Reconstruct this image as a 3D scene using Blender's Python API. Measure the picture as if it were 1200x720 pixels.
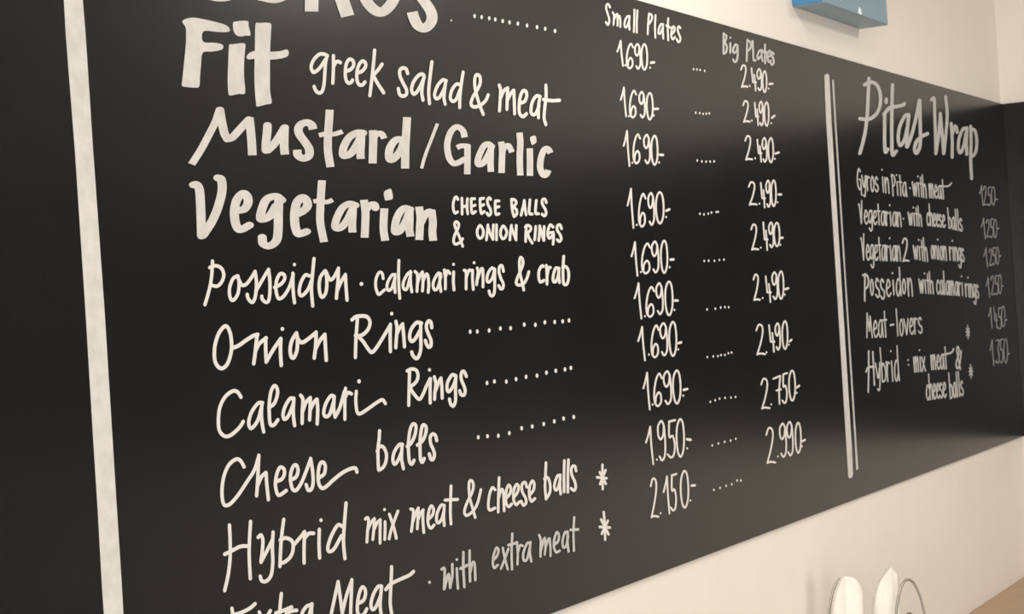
import bpy, bmesh, math, random
from mathutils import Vector, Matrix

random.seed(7)
for o in list(bpy.data.objects):
    bpy.data.objects.remove(o)
SC = bpy.context.scene
C = SC.collection

# ------------------------------------------------------------------ camera
F_PX = 2100.0                       # focal length in pixels of a 1200 x 720 frame
ROLL = math.atan(0.0645)
PITCH = math.radians(0.2685)
YAW = math.radians(29.3215)
EYE = Vector((0.0, -1.5897, 1.77))
f0 = Vector((math.cos(YAW), math.sin(YAW), 0))
r0 = Vector((math.sin(YAW), -math.cos(YAW), 0))
z0 = Vector((0, 0, 1))
FWD = f0 * math.cos(PITCH) + z0 * math.sin(PITCH)
u0 = z0 * math.cos(PITCH) - f0 * math.sin(PITCH)
RIGHT = r0 * math.cos(ROLL) - u0 * math.sin(ROLL)
UP = r0 * math.sin(ROLL) + u0 * math.cos(ROLL)
cam_data = bpy.data.cameras.new('camera')
cam_data.sensor_fit = 'HORIZONTAL'
cam_data.sensor_width = 36.0
cam_data.lens = 36.0 * F_PX / 1200.0
cam_data.clip_start = 0.05
cam_data.clip_end = 60
cam_data.dof.use_dof = True
cam_data.dof.focus_distance = 2.9
cam_data.dof.aperture_fstop = 18
cam = bpy.data.objects.new('camera', cam_data)
C.objects.link(cam)
m3 = Matrix((RIGHT, UP, -FWD)).transposed()
cam.matrix_world = Matrix.Translation(EYE) @ m3.to_4x4()
SC.camera = cam

# ------------------------------------------------------------------ light
SC.view_settings.view_transform = 'Standard'
SC.view_settings.look = 'None'
SC.view_settings.gamma = 1.0
SC.view_settings.use_curve_mapping = False
SC.view_settings.exposure = 0.0
w = bpy.data.worlds.new('world')
SC.world = w
w.use_nodes = True
w.node_tree.nodes['Background'].inputs[0].default_value = (1.0, 0.97, 0.93, 1)
w.node_tree.nodes['Background'].inputs[1].default_value = 0.3


def area(name, loc, target, sx, sy, power, col):
    d = bpy.data.lights.new(name, 'AREA')
    d.shape = 'RECTANGLE'
    d.size, d.size_y = sx, sy
    d.energy = power
    d.color = col
    o = bpy.data.objects.new(name, d)
    C.objects.link(o)
    o.location = loc
    o.rotation_euler = (Vector(target) - Vector(loc)).to_track_quat('-Z', 'Y').to_euler()
    return o


# unseen area lights: added fills for both walls, and light from overhead
area('main_wall_fill', (3.2, -4.6, 1.2), (3.4, 0, 1.1), 2.6, 1.8, 64, (1.0, 0.985, 0.95))  # added to brighten the main wall; there is no window
area('far_wall_fill', (-1.45, -1.5, 1.6), (6.5, -1.4, 1.9), 1.2, 1.8, 155, (1.0, 0.975, 0.93))  # added fill to brighten the far wall; no doorway is built
area('overhead_light', (3.3, -0.9, 3.1), (3.3, -0.9, 0), 0.5, 0.5, 20, (1.0, 0.95, 0.86))
area('overhead_light', (5.2, -1.9, 3.1), (5.5, -1.8, 0), 0.6, 0.6, 36, (1.0, 0.96, 0.90))  # added overhead to brighten the far end of both walls


# ------------------------------------------------------------------ materials
def mat(name, col, rough=0.6, spec=0.5, var=0.0, scale=20, bump=0.0, metal=0.0, col2=None):
    m = bpy.data.materials.new(name)
    m.use_nodes = True
    nt = m.node_tree
    b = nt.nodes['Principled BSDF']
    b.inputs['Roughness'].default_value = rough
    b.inputs['Specular IOR Level'].default_value = spec
    b.inputs['Metallic'].default_value = metal
    tc = nt.nodes.new('ShaderNodeTexCoord')
    n = nt.nodes.new('ShaderNodeTexNoise')
    n.inputs['Scale'].default_value = scale
    n.inputs['Detail'].default_value = 6
    nt.links.new(tc.outputs['Object'], n.inputs['Vector'])
    r = nt.nodes.new('ShaderNodeValToRGB')
    c2 = col2 or tuple(c * (1 - var) for c in col)
    r.color_ramp.elements[0].position = 0.3
    r.color_ramp.elements[1].position = 0.7
    r.color_ramp.elements[0].color = (*c2, 1)
    r.color_ramp.elements[1].color = (*col, 1)
    nt.links.new(n.outputs['Fac'], r.inputs['Fac'])
    nt.links.new(r.outputs['Color'], b.inputs['Base Color'])
    if bump:
        bp = nt.nodes.new('ShaderNodeBump')
        bp.inputs['Strength'].default_value = bump
        bp.inputs['Distance'].default_value = 0.002
        nt.links.new(n.outputs['Fac'], bp.inputs['Height'])
        nt.links.new(bp.outputs['Normal'], b.inputs['Normal'])
    return m


M_WALL = mat('cream_wall_paint', (0.765, 0.712, 0.650), 0.75, 0.3, 0.03, 6, 0.08)
M_DARK = mat('unseen_wall_dark', (0.10, 0.095, 0.09), 0.8, 0.3, 0.1, 6)  # unseen wall, coloured dark to keep the board's reflections dark
M_FLOOR = mat('floor_tile', (0.42, 0.36, 0.30), 0.5, 0.4, 0.12, 8)
M_CEIL = mat('ceiling_paint', (0.80, 0.77, 0.72), 0.85, 0.2, 0.02, 5)
M_BOARD = mat('blackboard_paint', (0.0098, 0.0102, 0.0105), 0.235, 0.23, 0.25, 5, 0.0)
M_WHITE = mat('white_lettering_paint', (0.68, 0.655, 0.625), 0.6, 0.3, 0.07, 130)
M_BRUSH = mat('brushed_white_paint', (0.61, 0.59, 0.565), 0.65, 0.3, 0.16, 55)
M_GREY = mat('thin_white_paint', (0.52, 0.51, 0.495), 0.65, 0.3, 0.2, 60)
M_FAINT = mat('faded_white_marker', (0.38, 0.375, 0.365), 0.65, 0.3, 0.2, 80)
M_BLUE = mat('blue_enamel', (0.05, 0.21, 0.42), 0.3, 0.5, 0.06, 10)
M_BLUEGREY = mat('grey_blue_enamel_and_sheen', (0.17, 0.28, 0.36), 0.35, 0.5, 0.05, 10)  # cover colour; on the underside it paints in reflected wall light
M_MARK = mat('white_print', (0.82, 0.84, 0.84), 0.5, 0.3, 0.02, 30)
M_STEEL = mat('wire_steel', (0.36, 0.33, 0.30), 0.32, 0.5, 0.05, 40, metal=1.0)
M_PAPER = mat('napkin_paper', (0.90, 0.87, 0.82), 0.85, 0.2, 0.04, 60)
M_BROWN = mat('brown_knob', (0.16, 0.10, 0.075), 0.45, 0.4, 0.1, 30)
M_WOOD = mat('counter_wood', (0.44, 0.30, 0.20), 0.5, 0.4, 0.12, 9)


# ------------------------------------------------------------------ helpers
def link_mesh(name, bm, m, parent=None, smooth=False):
    bmesh.ops.recalc_face_normals(bm, faces=bm.faces)
    me = bpy.data.meshes.new(name)
    bm.to_mesh(me)
    bm.free()
    me.materials.append(m)
    if smooth:
        for p in me.polygons:
            p.use_smooth = True
    o = bpy.data.objects.new(name, me)
    C.objects.link(o)
    if parent:
        o.parent = parent
        o.matrix_parent_inverse = Matrix.Translation(-Vector(parent.location))
    return o


def box_bm(a, b, bevel=0.0, bm=None):
    bm = bm or bmesh.new()
    x0, y0, z0_ = a
    x1, y1, z1 = b
    r = bmesh.ops.create_cube(bm, size=1)
    for v in r['verts']:
        v.co = Vector((x0 + (v.co.x + .5) * (x1 - x0), y0 + (v.co.y + .5) * (y1 - y0), z0_ + (v.co.z + .5) * (z1 - z0_)))
    if bevel:
        es = list({e for v in r['verts'] for e in v.link_edges})
        bmesh.ops.bevel(bm, geom=es, offset=bevel, segments=2, affect='EDGES', profile=0.6)
    return bm


def tube_bm(pts, rad, closed=False, seg=10, bm=None):
    bm = bm or bmesh.new()
    pts = [Vector(p) for p in pts]
    n = len(pts)
    rings = []
    up = None
    for i, p in enumerate(pts):
        a = pts[(i - 1) % n] if (closed or i) else p
        b = pts[(i + 1) % n] if (closed or i < n - 1) else p
        t = (b - a).normalized()
        if up is None:
            up = t.orthogonal().normalized()
        up = (up - t * up.dot(t)).normalized()
        s = t.cross(up)
        rings.append([bm.verts.new(p + (up * math.cos(2 * math.pi * k / seg) + s * math.sin(2 * math.pi * k / seg)) * rad) for k in range(seg)])
    for i in range(n if closed else n - 1):
        A, B = rings[i], rings[(i + 1) % n]
        for k in range(seg):
            bm.faces.new((A[k], A[(k + 1) % seg], B[(k + 1) % seg], B[k]))
    if not closed:
        bm.faces.new(rings[0][::-1])
        bm.faces.new(rings[-1])
    return bm


def thing(name, loc, label, cat, group=None):
    o = bpy.data.objects.new(name, None)
    o.empty_display_size = 0.1
    C.objects.link(o)
    o.location = loc
    o['label'] = label
    o['category'] = cat
    if group:
        o['group'] = group
    return o


def struct(name, bm, m):
    o = link_mesh(name, bm, m)
    o['kind'] = 'structure'
    return o


# ------------------------------------------------------------------ room shell
XC = 6.526                                   # the corner the main wall runs into
X0, Y1, HT = -1.6, -5.0, 3.2
struct('floor', box_bm((X0, Y1, -0.1), (XC, 0, 0)), M_FLOOR)
struct('ceiling', box_bm((X0, Y1, HT), (XC, 0, HT + 0.1)), M_CEIL)
struct('wall_front', box_bm((X0 - .12, 0, -0.1), (XC + .12, 0.12, HT + .1)), M_WALL)
struct('wall_right', box_bm((XC, Y1, -0.1), (XC + .12, 0, HT + .1)), M_WALL)
struct('wall_left', box_bm((X0 - .12, Y1, -0.1), (X0, 0, HT + .1)), M_WALL)
struct('wall_back', box_bm((X0 - .12, Y1 - .12, -0.1), (XC + .12, Y1, HT + .1)), M_DARK)

# ------------------------------------------------------------------ blackboards
BZ0, BZ1, BT = 1.2175, 2.4175, 0.006
BX0 = 0.75
board = thing('menu_board', (3.6, 0, BZ0), 'long black menu board with white hand-lettered dishes and prices on the cream wall', 'menu board')
link_mesh('panel', box_bm((BX0, -BT, BZ0), (XC - BT - 0.003, -0.0012, BZ1), 0.0008), M_BOARD, board)

side = thing('chalkboard', (XC, -2.4, BZ0), 'empty black chalkboard round the corner, on the far cream wall', 'chalkboard')
link_mesh('panel', box_bm((XC - BT, -4.9, BZ0), (XC - 0.0012, -0.0012, BZ1), 0.0008), M_BOARD, side)  # run on out of view so the menu board reflects dark


# ------------------------------------------------------------------ lettering painted on the board
def on_board(px, py, off=0.0):
    """the spot on the board that shows at pixel px, py of the photograph"""
    d = FWD * F_PX + RIGHT * (px - 600) + UP * (360 - py)
    t = (-(BT + off) - EYE.y) / d.y
    return EYE + d * t


def smooth_line(p, closed=False, sub=7):
    n = len(p)
    if n < 3:
        return list(p)
    out = []
    for i in range(n if closed else n - 1):
        if closed:
            a, b, c, d = p[(i - 1) % n], p[i], p[(i + 1) % n], p[(i + 2) % n]
        else:
            b, c = p[i], p[i + 1]
            a = p[i - 1] if i else (2 * b[0] - c[0], 2 * b[1] - c[1])
            d = p[i + 2] if i + 2 < n else (2 * c[0] - b[0], 2 * c[1] - b[1])
        for k in range(sub):
            t = k / sub
            out.append(tuple(0.5 * (2 * b[j] + (c[j] - a[j]) * t + (2 * a[j] - 5 * b[j] + 4 * c[j] - d[j]) * t * t
                                    + (3 * b[j] - a[j] - 3 * c[j] + d[j]) * t ** 3) for j in (0, 1)))
    if not closed:
        out.append(tuple(p[-1]))
    return out


class Ink:
    """collects brush strokes (given where the photograph shows them) and lays them as raised paint on the board"""

    def __init__(self):
        self.bm = bmesh.new()
        self.k = 0
        self.ops = []

    def _lift(self):
        self.k += 1
        return 0.0005 + 0.00002 * (self.k % 40)

    def ribbon(self, pts, nib, closed=False, flat=False):
        self.ops.append((min(p[0] for p in pts), max(p[0] for p in pts), lambda: self._ribbon(pts, nib, closed, flat)))

    def poly(self, pts):
        self.ops.append((min(p[0] for p in pts), max(p[0] for p in pts), lambda: self._poly(pts)))

    def _ribbon(self, pts, nib, closed=False, flat=False):
        wx, wy = nib
        q = [(x / wx, y / wy) for x, y in pts]
        r = [q[0]]
        for a in q[1:]:
            if math.hypot(a[0] - r[-1][0], a[1] - r[-1][1]) > 0.02:
                r.append(a)
        q = r
        n = len(q)
        if n < 2:
            return
        h = self._lift()
        L, Rr = [], []
        for i in range(n):
            a = q[(i - 1) % n] if (closed or i) else q[i]
            b = q[(i + 1) % n] if (closed or i < n - 1) else q[i]
            tx, ty = b[0] - a[0], b[1] - a[1]
            l = math.hypot(tx, ty) or 1
            nx, ny = -ty / l * .5, tx / l * .5
            L.append((q[i][0] + nx, q[i][1] + ny))
            Rr.append((q[i][0] - nx, q[i][1] - ny))
        cap0, cap1 = [], []
        if not closed and not flat:
            for (cap, i, j) in ((cap0, 0, 1), (cap1, n - 1, n - 2)):
                ax, ay = q[i][0] - q[j][0], q[i][1] - q[j][1]
                ang = math.atan2(ay, ax)
                for k in range(1, 6):
                    t = ang + math.pi / 2 - math.pi * k / 6
                    cap.append((q[i][0] + .5 * math.cos(t), q[i][1] + .5 * math.sin(t)))
        bm = self.bm
        V = lambda p: bm.verts.new(on_board(p[0] * wx, p[1] * wy, h))
        B = lambda v, p: bm.verts.new(on_board(p[0] * wx, p[1] * wy, 0))
        lt = [bm.verts.new(on_board(p[0] * wx, p[1] * wy, h + 0.0004 * i / n)) for i, p in enumerate(L)]
        rt = [bm.verts.new(on_board(p[0] * wx, p[1] * wy, h + 0.0004 * i / n)) for i, p in enumerate(Rr)]
        lb, rb = [B(0, p) for p in L], [B(0, p) for p in Rr]
        for i in range(n if closed else n - 1):
            j = (i + 1) % n
            bm.faces.new((lt[i], lt[j], rt[j], rt[i]))
            bm.faces.new((lt[i], lb[i], lb[j], lt[j]))
            bm.faces.new((rt[j], rb[j], rb[i], rt[i]))
        if not closed:
            for cap, i in ((cap0, 0), (cap1, n - 1)):
                ct, cb = [V(p) for p in cap], [B(0, p) for p in cap]
                # cap runs from the left of its own outward direction
                a_t, a_b, b_t, b_b = (rt[i], rb[i], lt[i], lb[i]) if i == 0 else (lt[i], lb[i], rt[i], rb[i])
                top, bot = [a_t] + ct + [b_t], [a_b] + cb + [b_b]
                if len(top) > 2:
                    bm.faces.new(top)
                for u in range(len(top) - 1):
                    bm.faces.new((top[u], top[u + 1], bot[u + 1], bot[u]))

    def _poly(self, pts):
        h = self._lift()
        bm = self.bm
        t = [bm.verts.new(on_board(*p, h)) for p in pts]
        b = [bm.verts.new(on_board(*p, 0)) for p in pts]
        bm.faces.new(t)
        for i in range(len(t)):
            j = (i + 1) % len(t)
            bm.faces.new((t[i], t[j], b[j], b[i]))

    def dot(self, c, nib):
        self.poly([(c[0] + nib[0] * .5 * math.cos(k * math.pi / 6), c[1] + nib[1] * .5 * math.sin(k * math.pi / 6)) for k in range(12)])

    def draw(self, view, nib, text):
        """view = (x, y, scale) of the crop the strokes were measured in; strokes separated by |;
        leading f flat ends, o closed loop, p filled outline, d dots, c straight corners; f.8 = thinner brush"""
        vx, vy, s = view
        for part in text.split('|'):
            tok = part.replace(',', ' ').split()
            if not tok:
                continue
            flag, mul = '', 1.0
            if tok[0][0].isalpha():
                flag = tok[0][0]
                if len(tok[0]) > 1:
                    mul = float(tok[0][1:])
                tok = tok[1:]
            v = [float(t) for t in tok]
            p = [(vx + v[i] / s, vy + v[i + 1] / s) for i in range(0, len(v), 2)]
            nb = (nib[0] * mul, nib[1] * mul)
            if flag == 'd':
                for q in p:
                    self.dot(q, nb)
            elif flag == 'p':
                self.poly(smooth_line(p, True, 3))
            elif flag == 'c':
                self.ribbon(p, nb)
            else:
                self.ribbon(smooth_line(p, flag == 'o'), nb, flag == 'o', flag == 'f')
        return self

    def done(self, name, m, label=None, words=None):
        """one part of the board; a line of several words becomes one part whose words are its children,
        told apart by the widest gaps between the strokes"""
        if not words:
            for _, _, f in self.ops:
                f()
            o = link_mesh(name, self.bm, m, board)
            if label:
                o['label'] = label
            return o
        self.bm.free()
        ops = sorted(self.ops, key=lambda q: q[0])
        runs = []
        for a, b, f in ops:
            if runs and a <= runs[-1][1]:
                runs[-1][1] = max(runs[-1][1], b)
                runs[-1][2].append(f)
            else:
                runs.append([a, b, [f]])
        gaps = sorted(range(1, len(runs)), key=lambda i: runs[i - 1][1] - runs[i][0])[:len(words) - 1]
        groups, cur = [], []
        for i, r in enumerate(runs):
            if i in gaps:
                groups.append(cur)
                cur = []
            cur += r[2]
        groups.append(cur)
        root = bpy.data.objects.new(name, None)
        C.objects.link(root)
        root.parent = board
        root.matrix_parent_inverse = Matrix.Translation(-Vector(board.location))
        root['label'] = label
        for g, t in zip(groups, words):
            self.bm = bmesh.new()
            for f in g:
                f()
            o = link_mesh('word', self.bm, m)
            o.parent = root
            o['label'] = 'white handwritten "%s"' % t
        return root

    def dots_done(self, name, m):
        """a leader of dots: one part whose dots are its children"""
        self.bm.free()
        root = bpy.data.objects.new(name, None)
        C.objects.link(root)
        root.parent = board
        root.matrix_parent_inverse = Matrix.Translation(-Vector(board.location))
        for _, _, f in self.ops:
            self.bm = bmesh.new()
            f()
            link_mesh('dot', self.bm, m).parent = root


# hand-written alphabet for the small lines (x to the right, y up, baseline 0, x-height 1)
ABC = {
    'a': (.8, '.75 .9 .45 1 .1 .6 .1 .15 .35 0 .6 .3 .75 .9|.75 1 .75 .4 .85 0'),
    'b': (.75, '0.05 1.75 .08 .8 .1 0|.08 .7 .4 .95 .75 .55 .6 .1 .1 0'),
    'c': (.7, '.75 .8 .45 1 .1 .6 .1 .2 .4 0 .75 .2'),
    'd': (.8, '.7 .9 .4 1 .1 .6 .1 .15 .35 0 .65 .35|.75 1.7 .72 .8 .78 0'),
    'e': (.7, '.1 .45 .6 .6 .65 .85 .4 1 .1 .6 .1 .2 .4 0 .75 .2'),
    'g': (.75, '.7 .9 .4 1 .1 .6 .1 .2 .35 .1 .65 .5|.75 1 .72 .2 .6 -.35 .3 -.5 .05 -.3'),
    'h': (.75, '.05 1.7 .08 0|.08 .6 .4 1 .65 .8 .7 0'),
    'i': (.4, '.2 1 .2 0|d .2 1.5'),
    'l': (.4, '.2 1.7 .2 0'),
    'm': (1.1, '0 1 .05 0|.05 .5 .3 1 .45 .9 .45 0|.45 .5 .75 1 .9 .9 .95 0'),
    'n': (.75, '.05 1 .08 0|.08 .5 .4 1 .65 .8 .7 0'),
    'o': (.75, 'o .4 1 .1 .6 .15 .1 .4 0 .68 .4 .62 .85'),
    'r': (.6, '.05 1 .1 0|.1 .5 .3 .95 .6 .9'),
    's': (.65, '.6 .85 .35 1 .1 .8 .2 .55 .55 .4 .6 .15 .3 0 0 .15'),
    't': (.55, '.3 1.5 .3 0|0 1 .62 1'),
    'v': (.75, '0 1 .35 0|.35 0 .75 1'),
    'w': (1.05, '0 1 .25 0|.25 0 .5 .9|.5 .9 .7 0|.7 0 1 1'),
    'x': (.75, '0 1 .75 0|.75 1 0 0'),
    'y': (.75, '0 1 .3 .2 .6 .7|.72 1 .6 .1 .4 -.4 .1 -.35'),
    'G': (.85, '.75 1.25 .45 1.45 .1 .9 .1 .3 .4 0 .7 .25 .75 .7|.4 .7 .75 .7|.75 .7 .72 -.35'),
    'V': (.8, '0 1.35 .15 1.35 .35 0|.35 0 .7 1.7'),
    'P': (.8, '.15 1.5 .15 -.1|0 1.4 .5 1.45 .75 1.1 .5 .7 .15 .65'),
    'M': (1.05, '0 0 .3 1.5|.3 1.5 .5 .4|.5 .4 .8 1.3|.8 1.3 .95 0'),
    'H': (.95, '.25 1.6 .25 -.6|0 .55 .3 .75 .8 .75|.65 1.5 .7 0'),
    '2': (.8, '.0 1.25 .3 1.5 .65 1.4 .55 .8 .1 0|.1 0 .85 0'),
    '-': (.5, '0 .5 .4 .6'),
    ' ': (.6, ''),
}
# figures (x to the right, y down, both 0 to 1)
FIG = {
    '1': '0 .42 .3 .22 .55 0|.55 0 .7 .5 .95 1',
    '6': '1 .14 .7 0 .35 .15 .1 .5 .12 .85 .5 1 .9 .88 .88 .66 .6 .58 .3 .72 .25 .88',
    '9': '.8 .12 .5 0 .12 .14 .15 .36 .42 .47 .7 .36 .8 .12|.8 .12 .95 .5 .93 .85 .6 1 .3 .9',
    '0': 'o .45 0 .12 .2 .06 .55 .25 .9 .58 1 .88 .8 .94 .45 .78 .1',
    '2': '0 .2 .25 .02 .62 .05 .72 .25 .5 .6 .12 .97|.1 .98 .5 .95 1 .97',
    '4': '.05 0 .2 .35 .32 .62|.32 .62 .95 .62|.6 .3 .75 .65 .85 1',
    '5': '1 0 .3 .04|.3 .04 .32 .45 .7 .42 .95 .65 .85 .92 .5 1 .15 .92',
    '7': '0 .1 .9 0|.9 0 .75 .5 .8 1|.4 .52 1 .48',
    '3': '.1 .03 .9 .03 .5 .4|.5 .4 .95 .65 .8 .95 .4 1 .05 .9',
}


def place(ink, glyph, nib, fn):
    for part in glyph.split('|'):
        tok = part.split()
        if not tok:
            continue
        flag = ''
        if tok[0].isalpha():
            flag = tok[0]
            tok = tok[1:]
        v = [float(t) for t in tok]
        p = [fn(v[i], v[i + 1]) for i in range(0, len(v), 2)]
        if flag == 'd':
            ink.dot(p[0], (nib[0] * 1.2, nib[1] * 1.2))
        else:
            ink.ribbon(smooth_line(p, flag == 'o', 5), nib, flag == 'o')


def word(ink, view, nib, text, xl, xr, bl, br, tl, tr):
    """text between xl and xr; baseline bl to br and x-height line tl to tr, measured in the crop"""
    vx, vy, s = view
    gap = 0.16
    total = sum(ABC[c][0] for c in text) + gap * (len(text) - 1)
    u = 0.0
    for c in text:
        def fn(x, y, u=u):
            t = (u + x) / total
            by, ty = bl + (br - bl) * t, tl + (tr - tl) * t
            yy = by + (ty - by) * y
            xx = xl + (xr - xl) * t + 0.064 * (yy - (by + ty) / 2)
            return (vx + xx / s, vy + yy / s)
        place(ink, ABC[c][1], nib, fn)
        u += ABC[c][0] + gap


def price(ink, view, nib, figs, dots=(), dash=None, dotnib=None):
    vx, vy, s = view
    for c, xa, xb, ya, yb in figs:
        place(ink, FIG[c], nib, lambda x, y: (vx + (xa + (xb - xa) * x) / s, vy + (ya + (yb - ya) * y) / s))
    for (x, y) in dots:
        ink.dot((vx + x / s, vy + y / s), dotnib or (nib[0] * .95, nib[1] * 1.1))
    if dash:
        ink.ribbon([(vx + dash[0] / s, vy + dash[1] / s), (vx + dash[2] / s, vy + dash[3] / s)], (nib[0] * 1.2, nib[1] * 1.15), flat=False)


# --- painted bars
k = Ink()
k.poly([(73.0, -30), (74.8, 0), (77.0, 40), (88.0, 180), (100.0, 362), (109.5, 520), (114.6, 600), (119.0, 680), (121.8, 722), (125, 770),
        (147.7, 770), (144.8, 722), (142.4, 680), (137.2, 600), (122.4, 362), (109.4, 180), (100.3, 40), (97.0, 0), (95, -30)])
k.done('divider_bar', M_BRUSH, 'broad white painted bar left of the dish list')
k = Ink()
k.poly([(966.0, 89), (967.5, 86.8), (970.5, 86.6), (971.8, 88.5), (974.3, 140), (986, 330), (998.0, 520), (999.6, 556), (998.5, 560), (995.5, 561), (994.0, 559),
        (991.7, 520), (980.2, 330), (968.0, 140)])
k.done('divider_bar', M_BRUSH, 'white painted bar between the price columns and the wrap list')
k = Ink()
k.poly([(975.0, 94), (977.2, 93), (979.8, 140), (991.6, 330), (1003.8, 520), (1006.0, 550), (1003.3, 551.5), (1001.6, 520), (989.9, 330), (977.7, 140)])
k.done('divider_bar', M_GREY, 'thin white line close beside the bar')

# --- heading at the top edge of the photograph
k = Ink()
k.draw((0, 0, 1), (17, 14), '290 -75 262 -92 232 -72 224 -42 238 -12 266 -6 288 -25 287 -47 264 -45')
k.draw((0, 0, 1), (13, 11), '296 -78 303 -50 320 -42 338 -52|344 -86 343 -40 338 -12 324 -2 304 -5')
k.draw((0, 0, 1), (16, 13), 'f 367 -84 366 -40 365 13.5|364 -76 388 -82 404 -66 396 -48 372 -40|f 380 -42 394 -18 407.5 19')
k.draw((0, 0, 1), (13.5, 11), 'o 446 -62 431 -50 425 -28 429 0 445.5 14.3 461 0 467 -28 461 -50')
k.draw((0, 0, 1), (13, 10), 'f 506 -36 492 -46 478 -38 480 -20 496 0 505 14 505.5 25 498 33 490 30 485.5 22 483 14')
k.done('heading', M_BRUSH, 'large white brush-lettered heading "GyROS" cut by the top of the photo')
k = Ink()
k.draw((500, 0, 4.615), (3.0, 4.9), 'd 259,87 297,93 338,99 371,105 411,114 448,121 493,128 543,138 597,147 641,156 694,168|d.5 133,110')
k.dots_done('dotted_line', M_WHITE)

# --- Fit
k = Ink()
k.draw((200, 0, 5), (1, 1), 'p 68,128 85,112 130,103 190,112 260,128 325,148 348,175 330,188 270,187 192,183 190,245 255,250 300,260 308,280 290,294 240,303 188,308 178,380 172,450 167,507 140,514 95,510 66,503 68,470 78,370 88,270 90,185 85,155'
       '|p 365,138 380,126 450,123 456,150 468,205 440,208 415,214 385,206 368,180'
       '|p 342,268 360,260 432,254 436,290 430,370 430,450 436,545 400,550 350,560 338,545 334,470 337,370'
       '|p 497,142 520,135 585,137 588,180 584,260 582,350 582,450 583,540 592,602 560,612 507,625 500,600 494,540 490,450 492,350 494,250'
       '|p 445,330 465,308 500,298 580,303 640,300 684,290 690,322 660,340 580,350 500,344 455,348')
k.done('dish_name', M_BRUSH, 'thick white "Fit"')
k = Ink()
k.draw((355, 40, 7.5), (3.9, 4.4), '215,190 180,175 140,180 95,225 72,285 85,330 110,330 150,295 195,225|210,195 198,260 192,350 185,440 170,500 145,517 115,500 98,462'
       '|268,190 268,280 265,370 262,430|268,290 285,255 305,240 330,250'
       '|385,325 420,310 445,275 440,235 408,222 382,260 372,330 378,400 400,430 425,422 436,405'
       '|485,340 520,325 548,290 550,255 525,238 495,265 475,330 475,400 490,440 520,448 545,422'
       '|630,142 622,240 605,400 588,540|695,265 660,315 615,365|618,365 660,440 710,515'
       '|920,345 905,305 870,300 850,325 855,375 885,440 910,490 908,530 880,545 850,530 838,480'
       '|1065,380 1055,355 1020,360 975,415 955,480 970,525 1000,510 1040,440 1065,380|1065,370 1050,450 1045,520 1055,580'
       '|1133,245 1120,350 1105,500 1112,610')
k.draw((505, 60, 7.5), (3.7, 4.2), '135,260 100,255 55,310 32,380 45,415 75,405 115,330 130,270|130,265 118,360 115,420 125,465'
       '|265,300 225,290 185,340 170,410 190,440 220,425 255,340|283,185 268,280 255,400 252,495'
       '|460,555 430,480 400,380 385,300 388,230 405,207 430,225 433,280 410,335 370,400 352,460 375,490 430,478 480,435 503,385'
       '|600,300 612,340 608,430 602,525|608,420 640,350 670,325|675,325 670,430 668,510|672,430 700,375 725,345|728,345 733,450 735,550'
       '|790,455 825,440 842,395 835,355 808,350 785,400 775,480 780,550 810,575 840,550'
       '|960,400 925,395 890,450 878,520 890,555 920,550 950,480|958,400 945,490 945,585'
       '|1010,300 1012,400 1000,500 995,590 1010,645|990,425 1060,435 1130,432')
k.done('dish_description', M_WHITE, 'white handwritten "greek salad & meat"', words=['greek', 'salad', '&', 'meat'])

# --- Mustard / Garlic
k = Ink()
k.draw((215, 115, 7.5), (10.2, 7.8), 'f.9 72,582 150,460 220,330 280,210 318,100|320,105 335,200 360,310 385,355|385,360 430,345 500,270 575,190|f 578,170 590,280 600,400 605,503'
       '|738,240 735,300 725,400 725,460|740,460 800,400 860,310 890,260|f 888,250 885,350 885,430 892,497'
       '|f 1140,275 1125,235 1085,215 1035,230 1010,270 1020,320 1070,390 1105,450 1100,510 1050,530 1005,500 1000,455')
k.draw((335, 120, 7.5), (9.6, 7.6), 'f 385,65 378,180 370,300 370,430 392,570|f.7 290,290 350,278 420,280 498,256'
       '|680,270 620,270 555,310 510,390 500,450 515,470 570,450 620,380 660,300|f 662,245 660,360 655,440 658,497'
       '|f 765,245 768,330 765,430 762,537|f.8 770,320 800,280 840,275 865,318'
       '|1040,330 970,330 920,390 905,465 920,505 960,485 1010,420 1040,340|f 1065,130 1058,250 1050,400 1048,582')
k.draw((490, 125, 7.0588), (7.6, 6.4), 'f.52 160,140 110,270 60,400 28,512'
       '|f 385,255 370,200 325,168 280,195 250,260 240,330 255,420 290,468 330,465 390,430|f.9 320,340 360,325 425,330|f 408,315 408,420 406,560'
       '|610,330 580,310 545,325 510,390 492,450 502,480 540,465 580,400 605,340|f 600,310 600,400 598,470 602,540'
       '|f 685,290 695,350 693,450 690,550|f.9 700,370 720,330 750,325 775,378'
       '|838,212 845,300 840,430 f|f 838,215 845,300 840,430 845,570'.replace('|838,212 845,300 840,430 f', '') +
       '|f 923,345 925,450 925,573|p 925,260 950,242 972,245 980,290 960,310 940,315'
       '|f 1095,385 1070,348 1040,362 1015,430 1010,510 1035,565 1060,562 1077,525')
k.done('dish_name', M_BRUSH, 'white brush-lettered "Mustard / Garlic"', words=['Mustard', '/', 'Garlic'])

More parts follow.
